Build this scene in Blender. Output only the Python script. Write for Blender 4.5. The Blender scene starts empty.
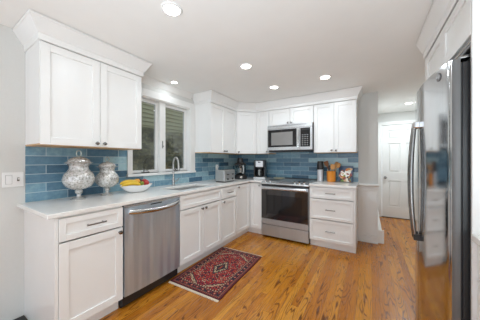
import bpy, bmesh, math, random
from mathutils import Vector, Matrix, noise
R = math.radians
# ------------------------------------------------------------------ camera, world, lights
sc = bpy.context.scene
C = sc.collection
CX, CZ = 2.376, 1.261
cam_d = bpy.data.cameras.new('camera'); cam = bpy.data.objects.new('camera', cam_d); C.objects.link(cam)
cam.location = (CX, 0, CZ); cam.rotation_euler = (R(90), 0, R(31.72))
cam_d.sensor_width = 36; cam_d.lens = 208.8 / 480 * 36; cam_d.clip_start = 0.02
sc.camera = cam
sc.view_settings.view_transform = 'Standard'; sc.view_settings.look = 'None'
sc.view_settings.gamma = 1; sc.view_settings.use_curve_mapping = False
sc.view_settings.exposure = -0.04
sc.cycles.max_bounces = 10; sc.cycles.diffuse_bounces = 6; sc.cycles.glossy_bounces = 5

W = bpy.data.worlds.new('sky'); sc.world = W; W.use_nodes = True
bg = W.node_tree.nodes['Background']; bg.inputs[0].default_value = (0.78, 0.86, 1.0, 1); bg.inputs[1].default_value = 2.2

RXW = 3.42
def area(name, loc, rot, size, power, col=(1, 1, 1), shape='DISK', size_y=None, spread=180):
    l = bpy.data.lights.new(name, 'AREA'); l.shape = shape; l.size = size
    if size_y: l.size_y = size_y
    l.energy = power; l.color = col; l.spread = R(spread)
    o = bpy.data.objects.new(name, l); C.objects.link(o); o.location = loc; o.rotation_euler = rot
    return o
# unseen fill lamps added behind the camera to brighten the room
area('rear_fill', (1.75, -2.72, 1.25), (R(90), 0, 0), 2.3, 4, (0.80, 0.92, 1.0), 'RECTANGLE', 2.0)
area('side_fill', (RXW - .03, -.65, 1.0), (R(88), 0, R(52)), 1.1, 34, (0.80, 0.92, 1.0), 'RECTANGLE', 1.5)  # no window in this wall; added lamp that lights the left cabinet fronts

# added lamp behind the camera, aimed up like a bounce flash to brighten the ceiling
area('ceiling_bounce', (2.0, -1.25, .45), (R(139), 0, R(4)), 1.3, 19, (.76, .90, 1.0), 'RECTANGLE', 1.0, 88)

# main dimensions
D = 3.774; HC = 2.2915; F = 0.64; YU = 0.344; CT = 0.914; CB = 0.884; UB = 1.372; UT = 2.136
Y0, YD0, YD1, YS1, YC1 = 0.540, 0.969, 1.574, 2.327, 2.713
XR0, XR1, XD1 = 0.861, 1.626, 2.224
YB = D - F
U1A, U1B, U2A = 0.5256, 1.326, 2.456
RX = 3.42; HY = 5.62; SY = -2.7

# ------------------------------------------------------------------ materials
def lin(h):
    h = h.lstrip('#'); v = [int(h[i:i+2], 16) / 255 for i in (0, 2, 4)]
    return tuple(((c / 12.92) if c <= .04045 else ((c + .055) / 1.055) ** 2.4) for c in v) + (1,)
class NT:
    def __init__(s, name):
        s.m = bpy.data.materials.new(name); s.m.use_nodes = True; s.t = s.m.node_tree
        s.b = s.t.nodes['Principled BSDF']
    def n(s, typ, **kw):
        nd = s.t.nodes.new(typ)
        for k, v in kw.items():
            if k.startswith('i_'):
                key = k[2:]; key = int(key) if key.isdigit() else key.replace('_', ' ')
                nd.inputs[key].default_value = v
            else: setattr(nd, k, v)
        return nd
    def l(s, a, b): s.t.links.new(a, b)
    def math(s, op, a, b=None):
        nd = s.t.nodes.new('ShaderNodeMath'); nd.operation = op
        for i, v in enumerate((a, b)):
            if v is None: continue
            if isinstance(v, (int, float)): nd.inputs[i].default_value = v
            else: s.l(v, nd.inputs[i])
        return nd.outputs[0]
    def ramp(s, fac, stops, interp='LINEAR'):
        r = s.t.nodes.new('ShaderNodeValToRGB'); r.color_ramp.interpolation = interp
        e = r.color_ramp.elements
        while len(e) < len(stops): e.new(0.5)
        for k, (p, c) in enumerate(stops): e[k].position = p; e[k].color = c
        s.l(fac, r.inputs[0]); return r.outputs[0]
    def bump(s, h, strength=.2, dist=.002):
        b = s.n('ShaderNodeBump'); b.inputs['Strength'].default_value = strength; b.inputs['Distance'].default_value = dist
        s.l(h, b.inputs['Height']); s.l(b.outputs[0], s.b.inputs['Normal'])
    def obj(s, scale=(1, 1, 1)):
        tc = s.n('ShaderNodeTexCoord'); mp = s.n('ShaderNodeMapping'); mp.inputs['Scale'].default_value = scale
        s.l(tc.outputs['Object'], mp.inputs[0]); return mp.outputs[0]
def simple(name, col, rough=.5, metal=0, nscale=None, nstr=.05, coat=0, spec=None, trans=0, emit=0, var=.04):
    k = NT(name); b = k.b
    c = lin(col) if isinstance(col, str) else col
    v = k.obj(); nz = k.n('ShaderNodeTexNoise'); nz.inputs['Scale'].default_value = nscale or 6; nz.inputs['Detail'].default_value = 3
    k.l(v, nz.inputs['Vector'])
    lo = tuple(x * (1 - var) for x in c[:3]) + (1,); hi = tuple(min(1, x * (1 + var)) for x in c[:3]) + (1,)
    k.l(k.ramp(nz.outputs[0], [(0.3, lo), (0.7, hi)]), b.inputs['Base Color'])
    b.inputs['Roughness'].default_value = rough; b.inputs['Metallic'].default_value = metal
    if coat: b.inputs['Coat Weight'].default_value = coat
    if spec is not None: b.inputs['Specular IOR Level'].default_value = spec
    if trans: b.inputs['Transmission Weight'].default_value = trans
    if emit: b.inputs['Emission Color'].default_value = c; b.inputs['Emission Strength'].default_value = emit
    if nscale: k.bump(nz.outputs[0], nstr, .001)
    return k.m
M = {}
M['cabinet'] = simple('cabinet_paint', (.86, .858, .84, 1), .32, var=.01)
M['trim'] = simple('trim_paint', (.84, .84, .82, 1), .4, var=.01)
M['wall'] = simple('wall_paint', (.69, .69, .665, 1), .75, nscale=60, nstr=.03, var=.01)
M['ceiling'] = simple('ceiling_paint', (.87, .87, .85, 1), .85, var=.01)
M['dark'] = simple('shadow_gap_board', (.02, .02, .02, 1), .7)
M['wood_under'] = simple('birch_ply', '#c9a67c', .55, nscale=30)
M['chrome'] = simple('chrome', (.75, .75, .74, 1), .12, 1, var=.01)
M['nickel'] = simple('pewter_knob_metal', (.30, .295, .285, 1), .25, 1, var=.02)
M['blackgloss'] = simple('black_gloss', (.012, .012, .013, 1), .08)
M['black'] = simple('black_plastic', (.018, .018, .019, 1), .35)
M['white_plastic'] = simple('white_plastic', (.88, .88, .87, 1), .35)
M['porcelain'] = simple('white_porcelain', (.86, .86, .86, 1), .12, coat=.5)
M['glassdark'] = simple('oven_glass', (.015, .015, .016, 1), .05, coat=1)
M['rubber'] = simple('dark_rubber', (.03, .03, .03, 1), .7)

def steel(name, base=.52, rough=.24, axis='z', amt=.05, metal=1, an=0, blue=1, warp=0):
    k = NT(name)
    scl = {'z': (140, 140, 1.2), 'x': (1.2, 140, 140), 'y': (140, 1.2, 140)}[axis]
    nz = k.n('ShaderNodeTexNoise'); nz.inputs['Scale'].default_value = 1; nz.inputs['Detail'].default_value = 2
    k.l(k.obj(scl), nz.inputs['Vector'])
    k.l(k.ramp(nz.outputs[0], [(.3, (base * .87 / blue, base * .93, base * .99 * blue, 1)), (.7, (base * .96 / blue, base * 1.03, base * 1.09 * blue, 1))]), k.b.inputs['Base Color'])
    k.b.inputs['Metallic'].default_value = metal
    r = k.math('MULTIPLY_ADD', nz.outputs[0], amt); r.node.inputs[2].default_value = rough - amt / 2
    k.l(r, k.b.inputs['Roughness'])
    k.bump(nz.outputs[0], .04, .0004)
    if an:
        nw = k.n('ShaderNodeTexNoise'); nw.inputs['Scale'].default_value = 1; nw.inputs['Detail'].default_value = 1; k.l(k.obj((9, 9, .5)), nw.inputs['Vector']); k.bump(nw.outputs[0], 1.0, warp or .006)
        tg = k.n('ShaderNodeTangent'); tg.direction_type = 'RADIAL'; tg.axis = 'Z'; k.l(tg.outputs[0], k.b.inputs['Tangent']); k.b.inputs['Anisotropic'].default_value = an; k.b.inputs['Anisotropic Rotation'].default_value = .25
    return k.m
M['steel'] = steel('brushed_steel', .56, .30, metal=.75, an=.7)
M['steel_dw'] = steel('brushed_steel_dishwasher', .60, .30, metal=.7, an=.75, blue=1.05, warp=.05)
M['steel_fridge'] = steel('brushed_steel_refrigerator', .60, .12, 'z', .02, blue=.95)
M['satin'] = simple('satin_steel', (.50, .50, .49, 1), .36, .75, var=.03)
M['steel_h'] = steel('brushed_steel_horizontal', .66, .26, 'x', metal=.8, blue=.96)

def tile_mat(name, axis):
    k = NT(name)
    tc = k.n('ShaderNodeTexCoord'); sp = k.n('ShaderNodeSeparateXYZ'); k.l(tc.outputs['Object'], sp.inputs[0])
    u = sp.outputs['Y'] if axis == 'y' else sp.outputs['X']
    u = k.math('SUBTRACT', u, .652 - .305 * 4 if axis == 'y' else .10 - .305)
    z = k.math('SUBTRACT', sp.outputs['Z'], .9145)
    cb = k.n('ShaderNodeCombineXYZ'); k.l(u, cb.inputs[0]); k.l(z, cb.inputs[1])
    br = k.n('ShaderNodeTexBrick'); br.offset = .5; k.l(cb.outputs[0], br.inputs['Vector'])
    for n_, v in (('Scale', 1), ('Mortar Size', .0026), ('Mortar Smooth', .3), ('Bias', 0), ('Brick Width', .305), ('Row Height', .0763)): br.inputs[n_].default_value = v
    br.inputs['Color1'].default_value = (0, 0, 0, 1); br.inputs['Color2'].default_value = (1, 1, 1, 1); br.inputs['Mortar'].default_value = (.5, .5, .5, 1)
    nz = k.n('ShaderNodeTexNoise'); nz.inputs['Scale'].default_value = 22; nz.inputs['Detail'].default_value = 5; nz.inputs['Roughness'].default_value = .65
    k.l(cb.outputs[0], nz.inputs['Vector'])
    f = k.math('ADD', k.math('MULTIPLY', br.outputs['Color'], .72), k.math('MULTIPLY', nz.outputs[0], .44))
    col = k.ramp(f, [(.08, lin('#374f60')), (.32, lin('#4f728a')), (.6, lin('#6f96ab')), (.92, lin('#acccd3'))])
    mx = k.n('ShaderNodeMix'); mx.data_type = 'RGBA'
    k.l(br.outputs['Fac'], mx.inputs[0]); k.l(col, mx.inputs[6]); mx.inputs[7].default_value = lin('#b9cad0')
    k.l(mx.outputs[2], k.b.inputs['Base Color'])
    k.b.inputs['Roughness'].default_value = .18
    k.l(k.math('ADD', k.math('MULTIPLY', br.outputs['Fac'], .5), .16), k.b.inputs['Roughness'])
    h = k.math('ADD', k.math('MULTIPLY', br.outputs['Fac'], -1.0), k.math('MULTIPLY', nz.outputs[0], .5))
    k.bump(h, .35, .0015)
    return k.m
M['tile_y'] = tile_mat('blue_subway_tile_left', 'y'); M['tile_x'] = tile_mat('blue_subway_tile_back', 'x')

def floor_mat():
    k = NT('oak_planks')
    tc = k.n('ShaderNodeTexCoord'); sp = k.n('ShaderNodeSeparateXYZ'); k.l(tc.outputs['Object'], sp.inputs[0])
    X, Y = sp.outputs['X'], sp.outputs['Y']
    pw = .060
    xs = k.math('DIVIDE', X, pw); row = k.math('FLOOR', xs); fx = k.math('FRACT', xs)
    wn = k.n('ShaderNodeTexWhiteNoise'); wn.noise_dimensions = '1D'; k.l(row, wn.inputs['W'])
    ys = k.math('ADD', k.math('DIVIDE', Y, 1.25), k.math('MULTIPLY', wn.outputs['Value'], 7)); pl = k.math('FLOOR', ys); fy = k.math('FRACT', ys)
    idv = k.n('ShaderNodeCombineXYZ'); k.l(row, idv.inputs[0]); k.l(pl, idv.inputs[1])
    w2 = k.n('ShaderNodeTexWhiteNoise'); w2.noise_dimensions = '2D'; k.l(idv.outputs[0], w2.inputs['Vector'])
    pid = w2.outputs['Value']
    # growth rings: long stretched field cut into contour lines
    g = k.n('ShaderNodeCombineXYZ'); k.l(k.math('MULTIPLY', X, 9), g.inputs[0]); k.l(k.math('MULTIPLY', Y, 1.15), g.inputs[1]); k.l(k.math('MULTIPLY', pid, 57), g.inputs[2])
    n1 = k.n('ShaderNodeTexNoise'); n1.inputs['Scale'].default_value = 1; n1.inputs['Detail'].default_value = 2; n1.inputs['Roughness'].default_value = .45; k.l(g.outputs[0], n1.inputs['Vector'])
    rings = k.math('SINE', k.math('MULTIPLY', n1.outputs[0], 95))
    ringm = k.ramp(rings, [(0.45, (0, 0, 0, 1)), (.98, (1, 1, 1, 1))])
    g2 = k.n('ShaderNodeCombineXYZ'); k.l(k.math('MULTIPLY', X, 210), g2.inputs[0]); k.l(k.math('MULTIPLY', Y, 7), g2.inputs[1]); k.l(k.math('MULTIPLY', pid, 31), g2.inputs[2])
    n2 = k.n('ShaderNodeTexNoise'); n2.inputs['Scale'].default_value = 1; n2.inputs['Detail'].default_value = 3; k.l(g2.outputs[0], n2.inputs['Vector'])
    n3 = k.n('ShaderNodeTexNoise'); n3.inputs['Scale'].default_value = 2.2; n3.inputs['Detail'].default_value = 2; k.l(g.outputs[0], n3.inputs['Vector'])
    base = k.ramp(pid, [(0, lin('#b56d1c')), (.35, lin('#c47b24')), (.7, lin('#ce8629')), (1, lin('#db9735'))])
    dark = k.math('ADD', k.math('MULTIPLY', k.math('MULTIPLY', ringm, k.ramp(n3.outputs[0], [(.44, (0, 0, 0, 1)), (.60, (1, 1, 1, 1))])), .85), k.math('MULTIPLY', k.ramp(n2.outputs[0], [(.40, (0, 0, 0, 1)), (.68, (1, 1, 1, 1))]), .50))
    mx = k.n('ShaderNodeMix'); mx.data_type = 'RGBA'; k.l(dark, mx.inputs[0]); k.l(base, mx.inputs[6]); mx.inputs[7].default_value = lin('#693a12')
    # joints
    e1 = k.math('LESS_THAN', k.math('MINIMUM', fx, k.math('SUBTRACT', 1.0, fx)), .013)
    e2 = k.math('LESS_THAN', fy, .0016)
    e = k.math('MAXIMUM', e1, e2)
    m2 = k.n('ShaderNodeMix'); m2.data_type = 'RGBA'; k.l(k.math('MULTIPLY', e, .75), m2.inputs[0]); k.l(mx.outputs[2], m2.inputs[6]); m2.inputs[7].default_value = lin('#3f2410')
    k.l(m2.outputs[2], k.b.inputs['Base Color'])
    k.l(k.math('ADD', k.math('MULTIPLY', n2.outputs[0], .12), .20), k.b.inputs['Roughness'])
    k.bump(k.math('ADD', k.math('MULTIPLY', e, -1.0), k.math('MULTIPLY', dark, -.15)), .25, .001)
    return k.m
M['floor'] = floor_mat()

def quartz():
    k = NT('white_quartz'); nz = k.n('ShaderNodeTexNoise'); nz.inputs['Scale'].default_value = 5; nz.inputs['Detail'].default_value = 6; nz.inputs['Distortion'].default_value = 1.2
    k.l(k.obj(), nz.inputs['Vector'])
    k.l(k.ramp(nz.outputs[0], [(.35, (.82, .80, .765, 1)), (.5, (.87, .855, .82, 1)), (.7, (.85, .83, .80, 1))]), k.b.inputs['Base Color'])
    k.b.inputs['Roughness'].default_value = .13; return k.m
M['quartz'] = quartz()

def mercury():
    k = NT('mercury_glass'); vo = k.n('ShaderNodeTexVoronoi'); vo.inputs['Scale'].default_value = 55; k.l(k.obj(), vo.inputs['Vector'])
    nz = k.n('ShaderNodeTexNoise'); nz.inputs['Scale'].default_value = 70; nz.inputs['Detail'].default_value = 4; k.l(k.obj(), nz.inputs['Vector'])
    k.l(k.ramp(nz.outputs[0], [(.34, (.34, .32, .29, 1)), (.46, (.72, .70, .66, 1)), (.6, (.95, .94, .91, 1))]), k.b.inputs['Base Color'])
    k.b.inputs['Metallic'].default_value = .25; k.b.inputs['Transmission Weight'].default_value = .45;  k.b.inputs['Roughness'].default_value = .16; k.b.inputs['Coat Weight'].default_value = .6
    k.bump(k.math('ADD', vo.outputs['Distance'], nz.outputs[0]), .8, .004); return k.m
M['mercury'] = mercury()

def glass(name, col=(1, 1, 1, 1), rough=0.0):
    k = NT(name); k.b.inputs['Base Color'].default_value = col; k.b.inputs['Transmission Weight'].default_value = 1; k.b.inputs['Roughness'].default_value = rough; k.b.inputs['IOR'].default_value = 1.45
    return k.m
M['glass'] = glass('clear_glass', (.93, .96, .95, 1))
def pane():
    k = NT('window_glass'); t = k.n('ShaderNodeBsdfTransparent'); t.inputs[0].default_value = (.86, .87, .85, 1); g = k.n('ShaderNodeBsdfGlossy'); g.inputs['Roughness'].default_value = .02
    fr = k.n('ShaderNodeFresnel'); fr.inputs[0].default_value = 1.55; mx = k.n('ShaderNodeMixShader')
    ge = k.n('ShaderNodeNewGeometry'); k.l(k.math('MULTIPLY', k.math('MULTIPLY', fr.outputs[0], 1.4), k.math('SUBTRACT', 1.0, ge.outputs['Backfacing'])), mx.inputs[0]); k.l(t.outputs[0], mx.inputs[1]); k.l(g.outputs[0], mx.inputs[2])
    k.l(mx.outputs[0], k.t.nodes['Material Output'].inputs[0]); return k.m
M['pane'] = pane()
def vcol(name, rough=.9, sheen=0):
    k = NT(name); a = k.n('ShaderNodeAttribute'); a.attribute_name = 'Col'; k.l(a.outputs['Color'], k.b.inputs['Base Color']); k.b.inputs['Roughness'].default_value = rough
    nz = k.n('ShaderNodeTexNoise'); nz.inputs['Scale'].default_value = 500; k.l(k.obj(), nz.inputs['Vector']); k.bump(nz.outputs[0], .3 if rough > .5 else .01, .002)
    return k.m
def foliage():
    k = NT('hedge_leaves'); nz = k.n('ShaderNodeTexNoise'); nz.inputs['Scale'].default_value = 9; nz.inputs['Detail'].default_value = 6; nz.inputs['Roughness'].default_value = .75
    k.l(k.obj(), nz.inputs['Vector'])
    k.l(k.ramp(nz.outputs[0], [(.34, lin('#26261d')), (.5, lin('#4a4936')), (.62, lin('#6d6a4c')), (.74, lin('#918e7e'))]), k.b.inputs['Base Color']); k.b.inputs['Roughness'].default_value = .8
    k.bump(nz.outputs[0], .6, .03); return k.m
M['foliage'] = foliage()
M['siding'] = simple('olive_board_siding', '#77765a', .7, nscale=14)
M['ground'] = simple('yard_ground', '#4a4434', .9, nscale=8)

# ------------------------------------------------------------------ helpers
def tag(o, label=None, cat=None, group=None, kind=None):
    if label: o['label'] = label
    if cat: o['category'] = cat
    if group: o['group'] = group
    if kind: o['kind'] = kind
    return o
def thing(name, loc, label, cat, group=None):
    o = bpy.data.objects.new(name, None); C.objects.link(o); o.location = loc; o.empty_display_size = .05
    return tag(o, label, cat, group)
def rootloc(p):
    while p.parent: p = p.parent
    return Vector(p.location)
class MB:
    def __init__(s, T=None): s.bm = bmesh.new(); s.T = T or Matrix.Identity(4)
    def add(s, vs, fs, smooth=False):
        v = [s.bm.verts.new(s.T @ Vector(p)) for p in vs]
        for f in fs:
            try: fc = s.bm.faces.new([v[i] for i in f]); fc.smooth = smooth
            except ValueError: pass
        return v
    def box(s, x0, x1, y0, y1, z0, z1, bev=0):
        if x1 < x0: x0, x1 = x1, x0
        if y1 < y0: y0, y1 = y1, y0
        if z1 < z0: z0, z1 = z1, z0
        t = bmesh.new()
        v = [t.verts.new((x, y, z)) for z in (z0, z1) for y in (y0, y1) for x in (x0, x1)]
        for f in ((0, 2, 3, 1), (4, 5, 7, 6), (0, 1, 5, 4), (2, 6, 7, 3), (0, 4, 6, 2), (1, 3, 7, 5)): t.faces.new([v[i] for i in f])
        if bev: bmesh.ops.bevel(t, geom=t.edges[:], offset=min(bev, .45 * min(x1 - x0, y1 - y0, z1 - z0)), segments=2, affect='EDGES', profile=.5)
        t.verts.index_update()
        s.add([v.co[:] for v in t.verts], [[v.index for v in f.verts] for f in t.faces]); t.free(); return s
    def prism(s, pts, z0, z1, axis='z', smooth=False):
        f = {'z': lambda a, b, c: (a, b, c), 'y': lambda a, b, c: (a, c, b), 'x': lambda a, b, c: (c, a, b)}[axis]
        n = len(pts); vs = [f(a, b, z0) for a, b in pts] + [f(a, b, z1) for a, b in pts]
        vv = s.add(vs, [])
        s.bm.faces.new(vv[:n]); s.bm.faces.new(vv[n:][::-1])
        for i in range(n): s.bm.faces.new((vv[i], vv[(i + 1) % n], vv[n + (i + 1) % n], vv[n + i])).smooth = smooth
        return s
    def tube(s, pts, r, seg=10, cap=True, ry=None):
        pts = [Vector(p) for p in pts]; n = len(pts); rr = r if isinstance(r, (list, tuple)) else [r] * n
        vs = []; up = None
        for i, p in enumerate(pts):
            t = (pts[min(i + 1, n - 1)] - pts[max(i - 1, 0)]).normalized()
            if up is None: up = Vector((0, 0, 1)) if abs(t.z) < .9 else Vector((1, 0, 0))
            a = t.cross(up).normalized(); b = a.cross(t).normalized(); up = b
            for k in range(seg):
                w = 2 * math.pi * k / seg; vs.append(p + a * math.cos(w) * rr[i] + b * math.sin(w) * (ry or 1) * rr[i])
        fs = [[i * seg + k, i * seg + (k + 1) % seg, (i + 1) * seg + (k + 1) % seg, (i + 1) * seg + k] for i in range(n - 1) for k in range(seg)]
        if cap: fs += [list(range(seg))[::-1], [(n - 1) * seg + k for k in range(seg)]]
        s.add(vs, fs, True); return s
    def lathe(s, prof, c=(0, 0, 0), seg=28, axis='z', sx=1, sy=1):
        vs = []
        for r, z in prof:
            for k in range(seg):
                w = 2 * math.pi * k / seg; a, b = max(r, 1e-5) * math.cos(w) * sx, max(r, 1e-5) * math.sin(w) * sy
                p = {'z': (a, b, z), 'x': (z, a, b), 'y': (a, z, b)}[axis]
                vs.append((p[0] + c[0], p[1] + c[1], p[2] + c[2]))
        n = len(prof)
        fs = [[i * seg + k, i * seg + (k + 1) % seg, (i + 1) * seg + (k + 1) % seg, (i + 1) * seg + k] for i in range(n - 1) for k in range(seg)]
        fs += [list(range(seg))[::-1], [(n - 1) * seg + k for k in range(seg)]]
        s.add(vs, fs, True); return s
    def ball(s, c, rx, ry=None, rz=None, seg=18):
        ry = ry or rx; rz = rz or rx
        prof = [(math.sin(math.pi * i / 10), -math.cos(math.pi * i / 10)) for i in range(11)]
        vs = []
        for r, z in prof:
            for k in range(seg):
                w = 2 * math.pi * k / seg; vs.append((c[0] + max(r, 1e-4) * math.cos(w) * rx, c[1] + max(r, 1e-4) * math.sin(w) * ry, c[2] + z * rz))
        fs = [[i * seg + k, i * seg + (k + 1) % seg, (i + 1) * seg + (k + 1) % seg, (i + 1) * seg + k] for i in range(10) for k in range(seg)]
        s.add(vs, fs, True); return s
    def build(s, name, mat, parent=None, label=None, smooth_ang=35):
        bm = s.bm
        bmesh.ops.remove_doubles(bm, verts=bm.verts, dist=1e-6)
        bmesh.ops.recalc_face_normals(bm, faces=bm.faces[:])
        if parent is not None: bmesh.ops.translate(bm, verts=bm.verts, vec=-rootloc(parent))
        me = bpy.data.meshes.new(name); bm.to_mesh(me); bm.free()
        me.materials.append(M[mat] if isinstance(mat, str) else mat)
        if any(p.use_smooth for p in me.polygons): me.set_sharp_from_angle(angle=R(smooth_ang))
        o = bpy.data.objects.new(name, me); C.objects.link(o)
        if parent is not None: o.parent = parent
        if label: o['label'] = label
        return o
def bx(name, mat, parent, *a, bev=0, label=None): return MB().box(*a, bev=bev).build(name, mat, parent, label)
def structure(name, mb, mat): return tag(mb.build(name, mat), kind='structure')
def frame(origin, u, n):       # local: x along the width, y out of the face, z up
    u = Vector(u); n = Vector(n); o = Vector(origin)
    return Matrix(((u.x, n.x, 0, o.x), (u.y, n.y, 0, o.y), (u.z, n.z, 1, o.z), (0, 0, 0, 1)))

# ------------------------------------------------------------------ setting
structure('floor', MB().box(-.12, RX + .1, SY - .1, HY + .1, -.05, 0), 'floor')
structure('ceiling', MB().box(-.12, RX + .1, SY - .1, HY + .1, HC, HC + .06), 'ceiling')
WY0, WY1, WZ0, WZ1 = 1.42, 2.35, 1.095, 2.055      # window opening
lw = MB()
lw.box(-.14, 0, SY, WY0, 0, HC); lw.box(-.14, 0, WY1, D + .12, 0, HC); lw.box(-.14, 0, WY0, WY1, 0, WZ0); lw.box(-.14, 0, WY0, WY1, WZ1, HC)
structure('wall_left', lw, 'wall')
XE = 2.49
structure('wall_back', MB().box(0, XE, D, D + .12, 0, HC), 'wall')
structure('wall_hall_left', MB().box(XE - .12, XE, D + .12, HY, 0, HC), 'wall')
DX0, DX1, DZ = 2.618, 3.375, 2.03
hw = MB(); hw.box(XE - .12, DX0, HY, HY + .12, 0, HC); hw.box(DX1, RX + .1, HY, HY + .12, 0, HC); hw.box(DX0, DX1, HY, HY + .12, DZ, HC)
structure('wall_hall_end', hw, 'wall')
structure('wall_right', MB().box(RX, RX + .1, SY, HY, 0, HC), 'wall')
sw = MB(); sw.box(-.14, .6, SY - .1, SY, 0, HC); sw.box(2.9, RX + .1, SY - .1, SY, 0, HC); sw.box(.6, 2.9, SY - .1, SY, 2.25, HC)
structure('wall_front', sw, 'wall')

# outside the kitchen window
def hedge():
    bm = MB(); n, m_ = 60, 36; vs = []; fs = []
    for i in range(n + 1):
        for j in range(m_ + 1):
            y = -1 + 9 * i / n; z = -.6 + 2.75 * j / m_
            x = -2.6 - .25 * j / m_ + .28 * noise.noise(Vector((y * 2.1, z * 2.1, 3))) + .12 * noise.noise(Vector((y * 7, z * 7, 1)))
            vs.append((x, y, z))
    k = len(vs); vs += [(-3.6, v[1], v[2]) for v in vs]
    w = m_ + 1
    for i in range(n):
        for j in range(m_):
            a = i * w + j; fs.append([a, a + w, a + w + 1, a + 1]); fs.append([k + a, k + a + 1, k + a + w + 1, k + a + w])
    for i in range(n):
        a = i * w; fs.append([a, a + w, k + a + w, k + a]); a = i * w + m_; fs.append([a, a + w, k + a + w, k + a])
    for j in range(m_):
        fs.append([j, j + 1, k + j + 1, k + j]); a = n * w + j; fs.append([a, a + 1, k + a + 1, k + a])
    bm.add(vs, fs, True); return bm
tag(hedge().build('hedge', 'foliage'), 'dense olive-brown shrubbery seen through the kitchen window', 'hedge')
nb = thing('neighbour_building', (-5.2, 3.5, -.6), 'olive boarded building rising behind the shrubs outside the window', 'building')
sb_ = MB()
for i in range(34): sb_.prism([(-4.98, -.6 + i * .16), (-4.94, -.6 + i * .16), (-4.98, -.44 + i * .16)], -4, 11, 'y')
sb_.build('siding', 'siding', nb)
bx('wall', 'siding', nb, -6.2, -4.98, -4, 11, -.6, 4.9)
structure('ground', MB().box(-6.4, -.16, -4, 11, -.7, -.6), 'ground')

# tiles
structure('trim_1', MB().box(.001, .009, U1A, YB + .6, CT, UB + .005) if False else (lambda b: (b.box(.0005, .009, U1A, WY0 - .06, CT + .0005, UB + .01), b.box(.0005, .009, WY0 - .06, WY1 + .11, CT + .0005, 1.064), b.box(.0005, .009, WY1 + .111, D, CT + .0005, UB + .01), b)[-1])(MB()), 'tile_y')
structure('trim_2', MB().box(.009, XD1 + .008, D - .009, D - .0005, CT + .0005, UB + .03), 'tile_x')

# window
def window():
    cs = MB()
    cs.box(0, .02, WY0 - .058, WY0 + .0, WZ0, WZ1 + .09, .003); cs.box(0, .02, WY1, U2A - .001, WZ0, WZ1 + .09, .003); cs.box(0, .02, WY0, WY1, WZ1, WZ1 + .09, .003)
    structure('trim_3', cs, 'trim')
    structure('trim_4', MB().box(-.13, .045, WY0 - .07, WY1 + .10, WZ0 - .03, WZ0, .004), 'trim')
    jb = MB(); jb.box(-.13, 0, WY0, WY0 + .012, WZ0, WZ1); jb.box(-.13, 0, WY1 - .012, WY1, WZ0, WZ1); jb.box(-.13, 0, WY0, WY1, WZ1 - .012, WZ1)
    jb.box(-.10, -.02, 1.822, 1.915, WZ0, WZ1 - .012)
    w = tag(jb.build('window_1', 'trim'), kind='structure')
    for y0, y1 in ((WY0 + .012, 1.822), (1.915, WY1 - .012)):
        fr = MB(); z0, z1 = WZ0 + .002, WZ1 - .014; a = .034
        fr.box(-.095, -.06, y0, y0 + a, z0, z1, .003); fr.box(-.095, -.06, y1 - a, y1, z0, z1, .003); fr.box(-.095, -.06, y0 + a, y1 - a, z0, z0 + a, .003); fr.box(-.095, -.06, y0 + a, y1 - a, z1 - a, z1, .003)
        s = fr.build('window_sash', 'trim', w)
        bx('window_pane', 'pane', s, -.081, -.077, y0 + a - .004, y1 - a + .004, z0 + a - .004, z1 - a + .004)
        g = MB(); g.box(-.0745, -.0715, y0 + a, y0 + a + .006, z0 + a, z1 - a); g.box(-.0745, -.0715, y1 - a - .006, y1 - a, z0 + a, z1 - a); g.box(-.0745, -.0715, y0 + a, y1 - a, z1 - a - .01, z1 - a); g.build('screen_frame', 'nickel', s)
        cy = (y0 + y1) / 2
        cr = MB(); cr.box(-.058, -.03, cy - .05, cy + .05, WZ0 + .0, WZ0 + .02, .005); cr.tube([(-.04, cy - .02, WZ0 + .02), (-.036, cy - .015, WZ0 + .035), (-.035, cy + .04, WZ0 + .032)], .006); cr.ball((-.035, cy - .045, WZ0 + .05), .010); cr.tube([(-.04, cy - .02, WZ0 + .02), (-.035, cy - .045, WZ0 + .05)], .005)
        cr.build('window_crank', 'nickel', w)
    lk = MB(); lk.box(-.022, -.012, 1.86, 1.872, 1.42, 1.52, .003); lk.box(-.02, .002, 1.862, 1.870, 1.44, 1.455); lk.build('window_latch', 'nickel', w)
window()

# crowns
def sweep(path, prof):
    b = MB(); n = len(path); P = [Vector(p) for p in path]; rings = []
    for i in range(n):
        d1 = (P[i] - P[i - 1]).normalized() if i > 0 else None; d2 = (P[i + 1] - P[i]).normalized() if i < n - 1 else None
        nn = [Vector((d.y, -d.x)) for d in (d1, d2) if d is not None]
        m = (sum(nn, Vector((0, 0)))).normalized(); k = 1 / max(.2, m.dot(nn[0]))
        rings.append([b.bm.verts.new((P[i].x + m.x * k * o, P[i].y + m.y * k * o, z)) for o, z in prof])
    L = len(prof)
    for i in range(n - 1):
        for j in range(L): b.bm.faces.new((rings[i][j], rings[i][(j + 1) % L], rings[i + 1][(j + 1) % L], rings[i + 1][j]))
    b.bm.faces.new(rings[0]); b.bm.faces.new(rings[-1][::-1]); return b
CP = [(-.012, UT + .001), (.007, UT + .001), (.010, UT + .008), (.010, UT + .046), (.018, UT + .052), (.066, HC - .022), (.072, HC - .020), (.072, HC - .004), (-.012, HC - .004)]
tag(sweep([(0.001, U1A), (YU, U1A), (YU, U1B), (.001, U1B)], CP).build('crown_molding', 'cabinet'), 'white crown moulding topping the wall cabinet left of the window', 'moulding')
tag(sweep([(0.001, U2A), (YU, U2A), (YU, D - .61), (.61, D - YU), (XD1, D - YU), (XD1, D - .001)], CP).build('crown_molding', 'cabinet'), 'white crown moulding bending round the corner wall cabinets above the range', 'moulding')
structure('trim_5', MB().prism([(.0005, HC - .001), (.06, HC - .001), (.052, HC - .018), (.012, HC - .07), (.0005, HC - .08)], U1B + .08, U2A - .08, 'y'), 'trim')

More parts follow.
